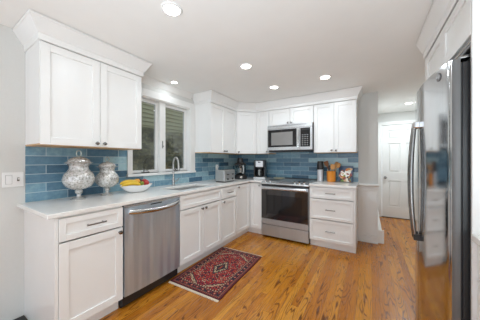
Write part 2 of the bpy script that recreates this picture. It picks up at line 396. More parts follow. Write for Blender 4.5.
# ------------------------------------------------------------------ cabinet doors, drawers
def shaker(T, x0, x1, z0, z1, t=.02, fr=.056, y0=0):
    b = MB(T); g = .0022; x0 += g; x1 -= g; z0 += g; z1 -= g; fr = min(fr, (x1 - x0) * .3, (z1 - z0) * .34)
    bv = .002
    b.box(x0, x0 + fr, y0, y0 + t, z0, z1, bv); b.box(x1 - fr, x1, y0, y0 + t, z0, z1, bv)
    b.box(x0 + fr, x1 - fr, y0, y0 + t, z0, z0 + fr, bv); b.box(x0 + fr, x1 - fr, y0, y0 + t, z1 - fr, z1, bv)
    b.box(x0 + fr - .003, x1 - fr + .003, y0 + .002, y0 + t - .011, z0 + fr - .003, z1 - fr + .003)
    return b
def knob(T, x, z, y=.02):
    b = MB(T); b.lathe([(.009, y), (.0095, y + .002), (.0065, y + .006), (.0065, y + .014), (.0125, y + .017), (.0160, y + .022), (.0150, y + .027), (.006, y + .030), (0, y + .0305)], (x, 0, z), 14, 'y'); return b
def pull(T, x, z, w=.13, y=.02):
    b = MB(T)
    for sx in (-1, 1): b.tube([(x + sx * w * .38, y, z), (x + sx * w * .38, y + .028, z)], .0045, 8)
    b.tube([(x - w / 2, y + .030, z), (x + w / 2, y + .030, z)], .0058, 10); return b
def base_cab(T, w, depth, root, fronts, toe=True, endpanel=None):
    """hollow carcass in frame T (face at y=-.02, back at -depth)"""
    yb, yf = -depth + .004, -.021
    b = MB(T); t = .018
    b.box(.0005, t, yb, yf, .10, CB - .001); b.box(w - t, w - .0005, yb, yf, .10, CB - .001); b.box(t, w - t, yb, yf, .10, .118); b.box(t, w - t, yb, yb + .008, .118, CB - .001)
    b.box(t, w - t, yf - .018, yf, CB - .03, CB - .001)
    b.build('carcass', 'cabinet', root)
    if toe: MB(T).box(.0005, w - .0005, -.095, -.078, 0.0005, .099).build('toe_kick', 'cabinet', root)
    for f in fronts:
        kind, x0, x1, z0, z1 = f[:5]
        TT = T @ Matrix.Translation((0, -.02, 0))
        o = shaker(TT, x0, x1, z0, z1, fr=.056 if kind == 'door' else .04).build(kind if kind != 'panel' else 'false_drawer_front', 'cabinet', root)
        for h in f[5:]:
            if h[0] == 'k': knob(TT, h[1], h[2]).build('knob', 'nickel', o)
            else: pull(TT, h[1], h[2], h[3] if len(h) > 3 else .13, y=.014).build('pull', 'nickel', o)
def left(y): return frame((F, y, 0), (0, 1, 0), (1, 0, 0))
def back(x): return frame((x, YB, 0), (1, 0, 0), (0, -1, 0))
w = YD0 - Y0
r = thing('base_cabinet', (F, Y0, 0), 'white base cabinet with one drawer and one door at the left end of the counter', 'cabinet')
base_cab(left(Y0), w - .002, F, r, [('drawer', .000, w - .004, .712, .872, ('p', w / 2 + .005, .792, .13)), ('door', .000, w - .004, .108, .706, ('k', w - .036, .672))])
ep = MB(); ep.prism([(.0, 0.0005), (F - .078, .0005), (F - .078, .1), (F - .004, .1), (F - .004, CB - .001), (.0, CB - .001)], Y0 - .019, Y0 - .0005, 'y'); ep.build('end_panel', 'cabinet', r)
w = YS1 - YD1
r = thing('sink_base_cabinet', (F, YD1, 0), 'wide white base cabinet under the sink with two doors and a false drawer front', 'cabinet')
base_cab(left(YD1 + .001), w - .002, F, r, [('panel', .003, w - .003, .712, .872), ('door', .003, w / 2 - .0005, .108, .706, ('k', w / 2 - .032, .672)), ('door', w / 2 + .0005, w - .003, .108, .706, ('k', w / 2 + .032, .672))])
w = YC1 - YS1
r = thing('base_cabinet', (F, YS1, 0), 'narrow white base cabinet with drawer and door between sink cabinet and corner', 'cabinet')
base_cab(left(YS1 + .001), w - .002, F, r, [('drawer', .003, w - .003, .712, .872, ('p', w / 2, .792, .12)), ('door', .003, w - .003, .108, .706, ('k', .034, .672))])
w = YB - YC1
r = thing('corner_cabinet', (F, YC1, 0), 'white corner base cabinet with two full height doors meeting beside the range', 'cabinet')
T1 = left(YC1 + .001)
b = MB(); b.box(.004, F - .021, YC1 + .001, YC1 + .019, .1, CB - .001); b.box(XR0 - .019, XR0 - .001, YB + .021, D - .004, .1, CB - .001); b.box(.004, F - .021, YC1 + .019, D - .004, .1, .118); b.box(F - .021, XR0 - .019, YB + .021, D - .004, .1, .118)
b.box(.004, .012, YC1 + .019, D - .004, .118, CB - .001); b.box(.012, XR0 - .019, D - .012, D - .004, .118, CB - .001); b.build('carcass', 'cabinet', r)
b = MB(); b.prism([(F - .095, YC1 + .001), (F - .078, YC1 + .001), (F - .078, YB + .078), (XR0 - .001, YB + .078), (XR0 - .001, YB + .095), (F - .095, YB + .095)], .0005, .099); b.build('toe_kick', 'cabinet', r)
TT = T1 @ Matrix.Translation((0, -.02, 0)); o = shaker(TT, .003, w - .003, .108, .872).build('door', 'cabinet', r); knob(TT, .034, .838).build('knob', 'nickel', o)
T2 = back(F); TT = T2 @ Matrix.Translation((0, -.02, 0)); wb = XR0 - F
o = shaker(TT, .002, wb - .003, .108, .872).build('door', 'cabinet', r); knob(TT, wb - .034, .838).build('knob', 'nickel', o)
w = XD1 - XR1
r = thing('drawer_cabinet', (XR1, YB, 0), 'white three-drawer base cabinet on the right of the range', 'cabinet')
base_cab(back(XR1 + .003), w - .021, F, r, [('drawer', .003, w - .022, z0, z1, ('p', w / 2 - .01, (z0 + z1) / 2, .13)) for z0, z1 in ((.712, .872), (.416, .706), (.108, .410))])
MB().prism([(YB + .002, .1), (YB + .078, .1), (YB + .078, .0005), (D - .001, .0005), (D - .001, CB - .001), (YB + .002, CB - .001)], XD1 - .018, XD1, 'x').build('end_panel', 'cabinet', r)

# countertops
SX0, SX1, SY0, SY1 = .20, .545, 1.66, 2.27
ct = MB()
OF = F + .012
def slab(b, x0, x1, y0, y1): b.box(x0, x1, y0, y1, CB, CT, .003)
# one-piece L-shaped slab with the sink cut out
def lslab():
    b = bmesh.new()
    xs = [0.0005, SX0, SX1, OF, XR0 - .002]; ys = [Y0 - .060, SY0, SY1, YB - .012, D - .0005]
    vs = {}
    def V(i, j, z):
        if (i, j, z) not in vs: vs[(i, j, z)] = b.verts.new((xs[i], ys[j], z))
        return vs[(i, j, z)]
    cells = [(i, j) for i in range(3) for j in range(4) if (i, j) != (1, 1)] + [(3, 3)]
    for i, j in cells:
        for z in (CB, CT): b.faces.new((V(i, j, z), V(i + 1, j, z), V(i + 1, j + 1, z), V(i, j + 1, z)))
        for (a, c) in (((i, j), (i + 1, j)), ((i + 1, j), (i + 1, j + 1)), ((i + 1, j + 1), (i, j + 1)), ((i, j + 1), (i, j))):
            di, dj = c[0] - a[0], c[1] - a[1]
            nb_ = (i + dj, j - di)
            if nb_ not in cells: b.faces.new((V(*a, CB), V(*c, CB), V(*c, CT), V(*a, CT)))
    bmesh.ops.recalc_face_normals(b, faces=b.faces[:])
    ed = [e for e in b.edges if len(e.link_faces) == 2 and e.calc_face_angle(0) > 1]
    bmesh.ops.bevel(b, geom=ed, offset=.004, segments=2, affect='EDGES', profile=.5)
    m = MB(); m.bm.free(); m.bm = b; return m
tag(lslab().build('countertop', 'quartz'), 'long L-shaped white quartz countertop from the window side round to the range', 'countertop')
tag(MB().box(XR1 + .002, XD1 + .012, YB - .012, D - .0005, CB, CT, .004).build('countertop', 'quartz'), 'short white quartz countertop over the three-drawer cabinet', 'countertop')

# sink
M['sink_steel'] = simple('satin_sink_steel', (.62, .62, .61, 1), .35, .7, var=.02)
r = thing('kitchen_sink', ((SX0 + SX1) / 2, (SY0 + SY1) / 2, .70), 'undermount stainless steel sink set in the counter below the window', 'sink')
b = MB(); o_ = .012
x0, x1, y0, y1 = SX0 - o_, SX1 + o_, SY0 - o_, SY1 + o_
b.box(x0, x0 + .008, y0, y1, .74, CB - .001); b.box(x1 - .008, x1, y0, y1, .74, CB - .001); b.box(x0 + .008, x1 - .008, y0, y0 + .008, .74, CB - .001); b.box(x0 + .008, x1 - .008, y1 - .008, y1, .74, CB - .001); b.box(x0 + .008, x1 - .008, y0 + .008, y1 - .008, .74, .748)
b.build('basin', 'sink_steel', r)
MB().lathe([(.045, .748), (.045, .752), (.02, .750), (0, .750)], ((SX0 + SX1) / 2, (SY0 + SY1) / 2, 0), 20).build('drain', 'chrome', r)
# faucet
M['brushed_nickel'] = simple('brushed_nickel', (.50, .50, .49, 1), .24, 1, var=.02)
fx, fy = .105, 1.945
r = thing('faucet', (fx, fy, CT), 'brushed gooseneck pull-down faucet standing behind the sink', 'faucet')
MB().lathe([(.027, CT), (.027, CT + .006), (.019, CT + .012), (.019, CT + .09), (.014, CT + .10)], (fx, fy, 0), 20).build('base', 'brushed_nickel', r)
ax, ay = .93, -.37
pts = [(fx, fy, CT + .09), (fx, fy, 1.20)]
rad = .095
for i in range(1, 12):
    a = math.pi * i / 12 * 1.02; d_ = rad - rad * math.cos(a); pts.append((fx + ax * d_, fy + ay * d_, 1.20 + rad * math.sin(a)))
MB().tube(pts, .0115, 12).build('spout', 'brushed_nickel', r)
e = Vector(pts[-1]); MB().tube([e, e + Vector((.006, -.002, -.04)), e + Vector((.014, -.005, -.095))], [.0125, .0155, .0175], 14).build('spray_head', 'brushed_nickel', r)
MB().tube([(fx, fy, CT + .055), (fx + .02, fy + .045, CT + .06), (fx + .03, fy + .075, CT + .10)], [.010, .007, .005], 10).build('lever', 'brushed_nickel', r)

# ------------------------------------------------------------------ wall cabinets
def upper(T, w, depth, root, doors, z0=UB, z1=UT, sides=(0, 0)):
    MB(T).box(.0005, w - .0005, -depth + .002, -.0215, z0 + .012, z1).build('carcass', 'cabinet', root)
    MB(T).box(.0005, w - .0005, -depth + .002, -.0215, z0, z0 + .0118).build('bottom_panel', 'wood_under', root, 'pale wood underside panel')
    TT = T @ Matrix.Translation((0, -.02, 0))
    for x0, x1, kx in doors:
        o = shaker(TT, x0, x1, z0 + .003, z1 - .003).build('door', 'cabinet', root)
        if kx is not None: knob(TT, kx, z0 + .035).build('knob', 'nickel', o)
def lup(y): return frame((YU, y, 0), (0, 1, 0), (1, 0, 0))
def bup(x): return frame((x, D - YU, 0), (1, 0, 0), (0, -1, 0))
w = U1B - U1A; h = w / 2
r = thing('wall_cabinet', (0, U1A, UB), 'white two-door wall cabinet above the glass jars, left of the window', 'cabinet')
upper(lup(U1A), w, YU, r, [(.001, h, h - .03), (h, w - .002, h + .03)])
w = D - .61 - U2A; h = w / 2
r = thing('wall_cabinet', (0, U2A, UB), 'white two-door wall cabinet between the window and the angled corner cabinet', 'cabinet')
upper(lup(U2A), w - .001, YU, r, [(.002, h, h - .03), (h, w - .004, h + .03)])
r = thing('corner_wall_cabinet', (0, D - .61, UB), 'white wall cabinet with one angled door across the corner', 'cabinet')
q = [(.003, D - .61), (YU - .015, D - .61), (.61, D - YU + .015), (.61, D - .003), (.003, D - .003)]
MB().prism(q, UB + .012, UT).build('carcass', 'cabinet', r); MB().prism(q, UB, UB + .0118).build('bottom_panel', 'wood_under', r, 'pale wood underside panel')
L = math.hypot(.61 - YU, .61 - YU); s2 = math.sqrt(.5)
T = frame((YU, D - .61, 0), (s2, s2, 0), (s2, -s2, 0)); TT = T @ Matrix.Translation((0, -.017, 0))
o = shaker(TT, .010, L - .010, UB + .003, UT - .003, t=.018).build('door', 'cabinet', r); knob(TT, .04, UB + .035, .018).build('knob', 'nickel', o)
w = XR0 - .61
r = thing('wall_cabinet', (.61, D, UB), 'slim white one-door wall cabinet left of the microwave', 'cabinet')
upper(bup(.611), w - .002, YU, r, [(.003, w - .004, w - .035)])
w = XR1 - XR0; h = w / 2
r = thing('wall_cabinet', (XR0, D, 1.85), 'short white two-door wall cabinet over the microwave', 'cabinet')
upper(bup(XR0), w - .001, YU, r, [(.003, h, h - .03), (h, w - .003, h + .03)], z0=1.857)
w = XD1 - XR1; h = w / 2
r = thing('wall_cabinet', (XR1, D, UB), 'white two-door wall cabinet right of the microwave', 'cabinet')
upper(bup(XR1), w, YU, r, [(.003, h, h - .03), (h, w - .002, h + .03)])

# ------------------------------------------------------------------ dishwasher
r = thing('dishwasher', (F, YD0, 0), 'stainless steel dishwasher between two white base cabinets', 'dishwasher')
bx('tub', 'black', r, .03, F - .03, YD0 + .006, YD1 - .006, .02, .865)
bx('toe_kick', 'black', r, F - .075, F - .06, YD0 + .004, YD1 - .004, .001, .11)
T = left(YD0); w = YD1 - YD0
b = MB(T); n = 14; pr = []
for i in range(n + 1):
    t = i / n; pr.append((.006 + (w - .012) * t, .004 + .010 * math.sin(math.pi * t) ** .7))
pr = [(.006, -.03)] + pr + [(w - .006, -.03)]
b.prism(pr, .115, .862, smooth=True)
dr = b.build('door', 'steel_dw', r, smooth_ang=50)
b = MB(T); b.prism([(x, y + .0015) if 0 < i < len(pr) - 1 else (x, y + .02) for i, (x, y) in enumerate(pr)], .8635, .879); b.build('control_strip', 'steel_h', r)
b = MB(T); pts = []
for i in range(17):
    t = i / 16; pts.append((.035 + (w - .07) * t, .020 + .050 * math.sin(math.pi * t) ** .55, .822 - .016 * math.sin(math.pi * t)))
b.tube(pts, .018, 14, ry=1.2); b.build('handle', 'brushed_nickel', dr)
MB(T).box(w * .40, w * .60, .0135, .0175, .846, .856).build('vent_slot', 'black', dr)
for yy, zz in ((.045, .80),): pass
# ------------------------------------------------------------------ range
r = thing('range', (XR0, YB, 0), 'stainless slide-in range with dark oven window, between corner cabinet and drawer cabinet', 'range')
xr0, xr1 = XR0 + .002, XR1 - .001; yf = YB - .002
bx('body', 'black', r, xr0 + .004, xr1 - .004, yf + .012, D - .03, .03, .895)
T = frame((xr0, yf, 0), (1, 0, 0), (0, -1, 0)); w = xr1 - xr0
MB(T).box(.002, w - .002, -.011, .012, .035, .212, .004).build('drawer', 'steel', r)
od = MB(T).box(.002, w - .002, -.011, .016, .222, .835, .004).build('oven_door', 'steel', r)
MB(T).box(.006, w - .006, .0165, .0195, .312, .790, .002).build('window_glass', 'glassdark', od)
MB(T).box(.10, w - .10, .0197, .0202, .40, .70).build('oven_window', 'blackgloss', od)
b = MB(T)
pts = [(.03 + (w - .06) * i / 14, .052 + .012 * math.sin(math.pi * i / 14), .812) for i in range(15)]
b.tube(pts, .0165, 12, ry=1.25)
for x in (.045, w - .045): b.tube([(x, .01, .812), (x, .052, .812)], .011, 10)
b.build('handle', 'steel_h', od)
MB(T).box(.002, w - .002, -.011, .008, .838, .868).build('vent_trim', 'black', r)
b = MB(T); b.prism([(-.011, .869), (.022, .869), (.026, .876), (.020, .892), (-.045, .9205), (-.06, .9205), (-.06, .869)], .0, w, 'x')
# prism axis x takes (y,z) pairs; in this frame y points out of the face
b.build('control_panel', 'steel_h', r)
bx('cooktop', 'satin', r, xr0, xr1, yf + .06, D - .012, .896, .921, bev=.004)
for i, x in enumerate((.07, .15, w - .21, w - .14, w - .07)):
    kb = MB(T @ Matrix.Translation((x, -.012, .906)) @ Matrix.Rotation(R(-24), 4, 'X')); kb.lathe([(.019, 0), (.019, .008), (.016, .012), (.015, .026), (0, .027)], (0, 0, 0), 16); kb.build('knob', 'chrome', r)
MB(T).box(w * .36, w * .62, -.030, -.006, .9085, .9115).build('display', 'blackgloss', r) if False else None
for x in (xr0 + .14, xr1 - .14):
    for y in (yf + .21, D - .19): MB().lathe([(.098 if y < yf + .3 else .075, .9211), (.096 if y < yf + .3 else .073, .9218), (0, .9218)], (x, y, 0), 28).build('burner', 'black', r)
bx('rear_vent', 'black', r, xr0 + .01, xr1 - .01, D - .055, D - .0125, .9212, .934, bev=.003)
# ------------------------------------------------------------------ microwave
r = thing('microwave', (XR0, D, 1.42), 'stainless over-the-range microwave with black glass door', 'microwave')
mz0, mz1 = 1.425, 1.853; mx0, mx1 = XR0 + .004, XR1 - .004; my = D - .415
bx('body', 'black', r, mx0, mx1, my + .028, D - .011, mz0 + .008, mz1)
T = frame((mx0, my, 0), (1, 0, 0), (0, -1, 0)); w = mx1 - mx0
MB(T).box(0, w, -.027, 0, mz1 - .062, mz1, .003).build('top_grille', 'steel_h', r)
b = MB(T)
for i in range(24): b.box(.05 + i * .026, .068 + i * .026, -.001, .0015, mz1 - .020, mz1 - .014)
b.build('vent_slots', 'dark', r)
dw = w * .745
md = MB(T).box(0, dw, -.026, .004, mz0, mz1 - .065, .004).build('door', 'steel_h', r)
MB(T).box(.012, dw - .052, .0042, .007, mz0 + .055, mz1 - .078, .002).build('door_glass', 'blackgloss', md)
MB(T).box(.075, dw - .115, .0072, .0084, mz0 + .085, mz1 - .125).build('window_mesh', simple('perforated_screen', (.30, .295, .285, 1), .3, .6), md)
b = MB(T); b.tube([(dw - .022, .028, mz0 + .04), (dw - .022, .034, (mz0 + mz1) / 2 - .03), (dw - .022, .028, mz1 - .10)], .010, 10); b.box(dw - .030, dw - .014, .003, .028, mz0 + .045, mz0 + .06); b.box(dw - .030, dw - .014, .003, .028, mz1 - .12, mz1 - .105); b.build('handle', 'chrome', md)
cp = MB(T).box(dw + .003, w, -.026, .004, mz0, mz1 - .065, .003).build('control_panel', 'steel_h', r)
MB(T).box(dw + .012, w - .03, .0042, .006, mz0 + .05, mz1 - .078).build('keypad', 'blackgloss', cp)
MB(T).box(dw + .03, w - .05, .0061, .0068, mz1 - .115, mz1 - .093).build('display', 'black', cp)
b = MB(T)
for i in range(3):
    for j in range(6): b.box(dw + .035 + i * .038, dw + .058 + i * .038, .0061, .0068, mz0 + .07 + j * .032, mz0 + .084 + j * .032)
b.build('buttons', simple('grey_button_print', (.25, .25, .25, 1), .5), cp)
bx('vent_base', 'black', r, mx0 + .01, mx1 - .01, my + .03, D - .05, mz0 - .022, mz0 + .006)

# ------------------------------------------------------------------ refrigerator
FY0, FYM, FY1 = 1.44, 1.95, 2.35; FT = 1.762
r = thing('refrigerator', (2.8, FY0, 0), 'tall stainless side-by-side refrigerator on the right with curved doors and black sides', 'refrigerator')
bx('body', 'black', r, 2.768, RX - .03, FY0 + .008, FY1 - .008, .03, FT - .02)
bx('door_gasket', 'rubber', r, 2.7585, 2.7675, FY0 + .012, FY1 - .012, .08, FT - .02)
bx('base_grille', 'black', r, 2.75, 2.7675, FY0 + .01, FY1 - .01, .004, .07)
def face(y): return CX + .300 + .047 * ((y - 1.9) / .46) ** 2
def fdoor(y0, y1, rr=.012):
    n = 22; pts = []
    for i in range(n + 1):
        y = y0 + (y1 - y0) * i / n; x = face(y)
        for e in (y - y0, y1 - y):
            if e < rr: x += rr - math.sqrt(max(0, rr * rr - (rr - e) ** 2))
        pts.append((x, y))
    # denser rounding at the ends
    ext = []
    for k in range(1, 5):
        e = rr * (1 - math.cos(math.pi / 2 * k / 5)); ext.append(e)
    p2 = [(face(y0) + rr, y0)]
    for k in range(1, 7):
        a = math.pi / 2 * k / 6; y = y0 + rr * (1 - math.cos(a)); p2.append((face(y) + rr * (1 - math.sin(a)), y))
    for i in range(1, n): p2.append((face(y0 + rr + (y1 - y0 - 2 * rr) * i / n), y0 + rr + (y1 - y0 - 2 * rr) * i / n))
    for k in range(6, 0, -1):
        a = math.pi / 2 * k / 6; y = y1 - rr * (1 - math.cos(a)); p2.append((face(y) + rr * (1 - math.sin(a)), y))
    p2 += [(face(y1) + rr, y1), (2.758, y1), (2.758, y0)]
    b = MB(); b.prism(p2, .075, FT, smooth=True); return b
def paint_side(o):
    o.data.materials.append(M['door_side'])
    for p in o.data.polygons:
        if abs(p.normal.y) > .75 and p.area > .001: p.material_index = 1
M['door_side'] = simple('grey_door_side', (.15, .15, .148, 1), .45, .3, var=.01)
d1 = fdoor(FY0, FYM - .003, .026).build('door', 'steel_fridge', r, smooth_ang=40)
paint_side(d1)
d2 = fdoor(FYM + .003, FY1).build('door', 'steel_fridge', r, smooth_ang=40)
def fhandle(y, side, par):
    b = MB(); pts = []
    for i in range(21):
        t = i / 20; z = .705 + .82 * t; s_ = math.sin(math.pi * t) ** .8
        pts.append((face(y) - .020 - .024 * s_, y + side * .004 * s_, z))
    b.tube(pts, [.009 + .002 * math.sin(math.pi * i / 20) for i in range(21)], 12, ry=1.2); o = b.build('handle', 'nickel', par)
    for z in (.715, 1.51):
        bx('handle_bracket', 'black' if z < 1 else 'chrome', o, face(y) - .032, face(y) + .004, y - .013, y + .013, z - .022, z + .022, bev=.005)
fhandle(FYM - .035, -1, d1); fhandle(FYM + .035, 1, d2)
yl = 1.552; xl = face(yl)
sl = .094 * (yl - 1.9) / .46 ** 2
em = MB(Matrix.Translation((xl, yl, 1.715)) @ Matrix.Rotation(math.atan(-sl) if False else -math.atan(sl), 4, 'Z')); em.lathe([(.022, .001), (.022, -.003), (.019, -.0045), (0, -.0045)], (0, 0, 0), 24, 'x'); el = em.build('emblem', simple('emblem_grey', (.12, .12, .125, 1), .4, 0), d1, 'round grey emblem')
em = MB(Matrix.Translation((xl, yl, 1.715)) @ Matrix.Rotation(-math.atan(sl), 4, 'Z'))
em.lathe([(.0185, -.0045), (.0185, -.0055), (.0165, -.0055), (.0165, -.0045)], (0, 0, 0), 24, 'x')
def arc(cy, cz, rr, a0, a1, n=14): return [(-.0052, cy + rr * math.cos(R(a0 + (a1 - a0) * i / n)), cz + rr * math.sin(R(a0 + (a1 - a0) * i / n))) for i in range(n + 1)]
em.tube(arc(.006, .0, .006, 60, 360), .0011, 6); em.tube([(-.0052, .0045, -.001), (-.0052, .011, -.001)], .0011, 6)
em.tube(arc(-.006, .004, .004, 90, 290), .0011, 6); em.tube(arc(-.006, -.004, .004, 70, 270), .0011, 6)
em.build('emblem_lettering', simple('emblem_silver', (.5, .5, .5, 1), .5, 0), el)
bx('hinge_cover', 'nickel', r, 2.755, 2.80, FY0 + .01, FY0 + .075, FT + .0005, FT + .016, bev=.004)
bx('hinge_cover', 'nickel', r, 2.755, 2.80, FY1 - .075, FY1 - .01, FT + .0005, FT + .016, bev=.004)

# cabinet above the refrigerator, enclosure panel, cabinets beside it
PX = 2.79; PY = 1.412
r = thing('wall_cabinet', (PX, 1.43, 1.81), 'white two-door wall cabinet above the refrigerator', 'cabinet')
T = frame((PX, 1.434, 0), (0, 1, 0), (-1, 0, 0)); w = 2.365 - 1.434
MB(T).box(0, w, -(RX - PX) + .002, -.0215, 1.856, UT).build('carcass', 'cabinet', r)
TT = T @ Matrix.Translation((0, -.02, 0))
for x0, x1, kx in ((.002, w / 2 - .005, w / 2 - .035), (w / 2 - .005, w - .002, w / 2 + .03)):
    o = shaker(TT, x0, x1, 1.862, UT - .003).build('door', 'cabinet', r)
b = MB(T); b.box(0, w, -.03, -.004, 1.812, 1.855, .003); lr = b.build('lower_rail', simple('grey_rail_metal', (.13, .13, .13, 1), .35, .6), r, 'dark rail along the cabinet bottom')
MB(T).box(0, w, -.004, -.002, 1.829, 1.837).build('rail_strip', 'chrome', lr)
r = tag(bx('refrigerator_side_panel', 'cabinet', None, PX + .0, RX - .001, PY, 1.43, .0005, HC - .004), 'tall plain white panel closing off the near side of the refrigerator', 'panel')
tag(bx('refrigerator_side_panel', 'cabinet', None, PX + .0, RX - .001, 2.37, 2.39, .0005, HC - .004), 'plain white panel on the far side of the refrigerator, toward the hall', 'panel')
tag(sweep([(RX - .001, 2.392), (PX, 2.392), (PX, PY + .0)], [(o if o > 0 else .001, z) for o, z in CP[1:-1]] + [(.0, HC - .004), (.0, UT + .001)]).build('crown_molding', 'cabinet'), 'white crown moulding above the refrigerator cabinet', 'moulding') if False else None
b = sweep([(PX - .0005, 2.392), (PX - .0005, PY)], [(.0, UT + .001), (.007, UT + .001), (.010, UT + .008), (.010, UT + .046), (.018, UT + .052), (.056, HC - .022), (.060, HC - .020), (.060, HC - .004), (.0, HC - .004)])
tag(b.build('crown_molding', 'cabinet'), 'white crown moulding running above the refrigerator cabinet on the right', 'moulding')
bx0 = thing('base_cabinet', (2.80, .4, 0), 'white drawer base cabinet at the right edge, in front of the refrigerator panel', 'cabinet')
T = frame((2.805, .50, 0), (0, 1, 0), (-1, 0, 0)); w = PY - .50
base_cab(T, w - .001, RX - 2.805, bx0, [('drawer', .003, w / 2, z0, z1, ('p', w / 4, (z0 + z1) / 2)) for z0, z1 in ((.712, .872), (.416, .706), (.108, .410))] + [('drawer', w / 2, w - .004, z0, z1, ('p', w * .75, (z0 + z1) / 2)) for z0, z1 in ((.712, .872), (.416, .706), (.108, .410))])
tag(MB().box(2.784, RX - .001, .49, PY - .001, CB, CT, .004).build('countertop', 'quartz'), 'white quartz countertop at the right edge beside the tall refrigerator panel', 'countertop')

# ------------------------------------------------------------------ back wall wainscot, hall
wx0, wx1 = XD1 + .002, XE
b = MB(); yw = D
b.box(wx0, wx1, yw - .006, yw - .0005, .10, .85)
b.box(wx0, wx0 + .045, yw - .020, yw - .006, .10, .85, .002); b.box(wx1 - .022, wx1, yw - .020, yw - .006, .10, .85, .002); b.box(wx0 + .045, wx1 - .022, yw - .020, yw - .006, .795, .85, .002); b.box(wx0 + .045, wx1 - .022, yw - .020, yw - .006, .10, .13, .002)
structure('trim_6', b, 'trim')
structure('trim_7', MB().prism([(yw - .0005, .85), (yw - .030, .85), (yw - .034, .862), (yw - .060, .872), (yw - .060, .893), (yw - .0005, .893)], wx0, wx1 + .012, 'x'), 'trim')
structure('baseboard_back', MB().prism([(yw - .0005, .0005), (yw - .034, .0005), (yw - .034, .018), (yw - .024, .024), (yw - .024, .088), (yw - .012, .10), (yw - .0005, .10)], wx0, wx1, 'x'), 'trim')
hb = thing('baseboard_heater', (XE, D + .03, 0), 'low white baseboard heater running along the hall wall past the corner', 'heater')
MB().prism([(XE + .001, .004), (XE + .060, .004), (XE + .060, .02), (XE + .055, .13), (XE + .055, .165), (XE + .012, .205), (XE + .001, .205)], D + .035, 5.5, 'y').build('cover', 'trim', hb)
bx('end_cap', 'trim', hb, XE + .001, XE + .077, D + .012, D + .034, .002, .20, bev=.004)
# hall door
b = MB(); cw = .07
b.box(DX0 - cw, DX0, HY - .018, HY, 0.0005, DZ + cw, .003); b.box(DX1, RX - .001, HY - .018, HY, 0.0005, DZ + cw, .003); b.box(DX0, DX1, HY - .018, HY, DZ, DZ + cw, .003)
structure('trim_8', b, 'trim')
def sixpanel():
    b = MB(frame((DX0 + .004, HY + .045, 0), (1, 0, 0), (0, -1, 0))); w = DX1 - DX0 - .008; z1 = DZ - .004; z0 = .012; t = .04
    st = .11; mid = .09; pw = (w - 2 * st - mid) / 2
    rails = [(z0, z0 + .23), (z0 + .80, z0 + .98), (z1 - .40, z1 - .30), (z1 - .11, z1)]
    b.box(0, st, 0, t, z0, z1); b.box(w - st, w, 0, t, z0, z1); b.box(st + pw, st + pw + mid, 0, t, z0, z1)
    for a, c in rails:
        b.box(st, st + pw, 0, t, a, c); b.box(st + pw + mid, w - st, 0, t, a, c)
    for i in range(3):
        a, c = rails[i][1], rails[i + 1][0]
        for xa in (st, st + pw + mid):
            b.box(xa, xa + pw, .004, t - .022, a, c)
            b.box(xa + .028, xa + pw - .028, t - .022, t - .004, a + .03, c - .03, .012)
    return b
dd = tag(sixpanel().build('door_1', 'trim'), kind='structure')
MB().lathe([(.027, 0), (.027, -.006), (.012, -.010), (.011, -.035), (.024, -.042), (.028, -.055), (.022, -.068), (0, -.07)], (DX0 + .062, HY + .005, .875), 18, 'y').build('door_handle', 'nickel', dd)
structure('trim_9', MB().box(DX0, DX1, HY - .03, HY + .1, .0005, .012, .002), simple('threshold_wood', '#5a4026', .5))

# floor mat at left
tag(MB().box(.004, .33, .12, Y0 - .022, .0005, .010, .003).build('floor_mat', 'rubber'), 'black floor mat beside the left end of the base cabinets', 'mat')

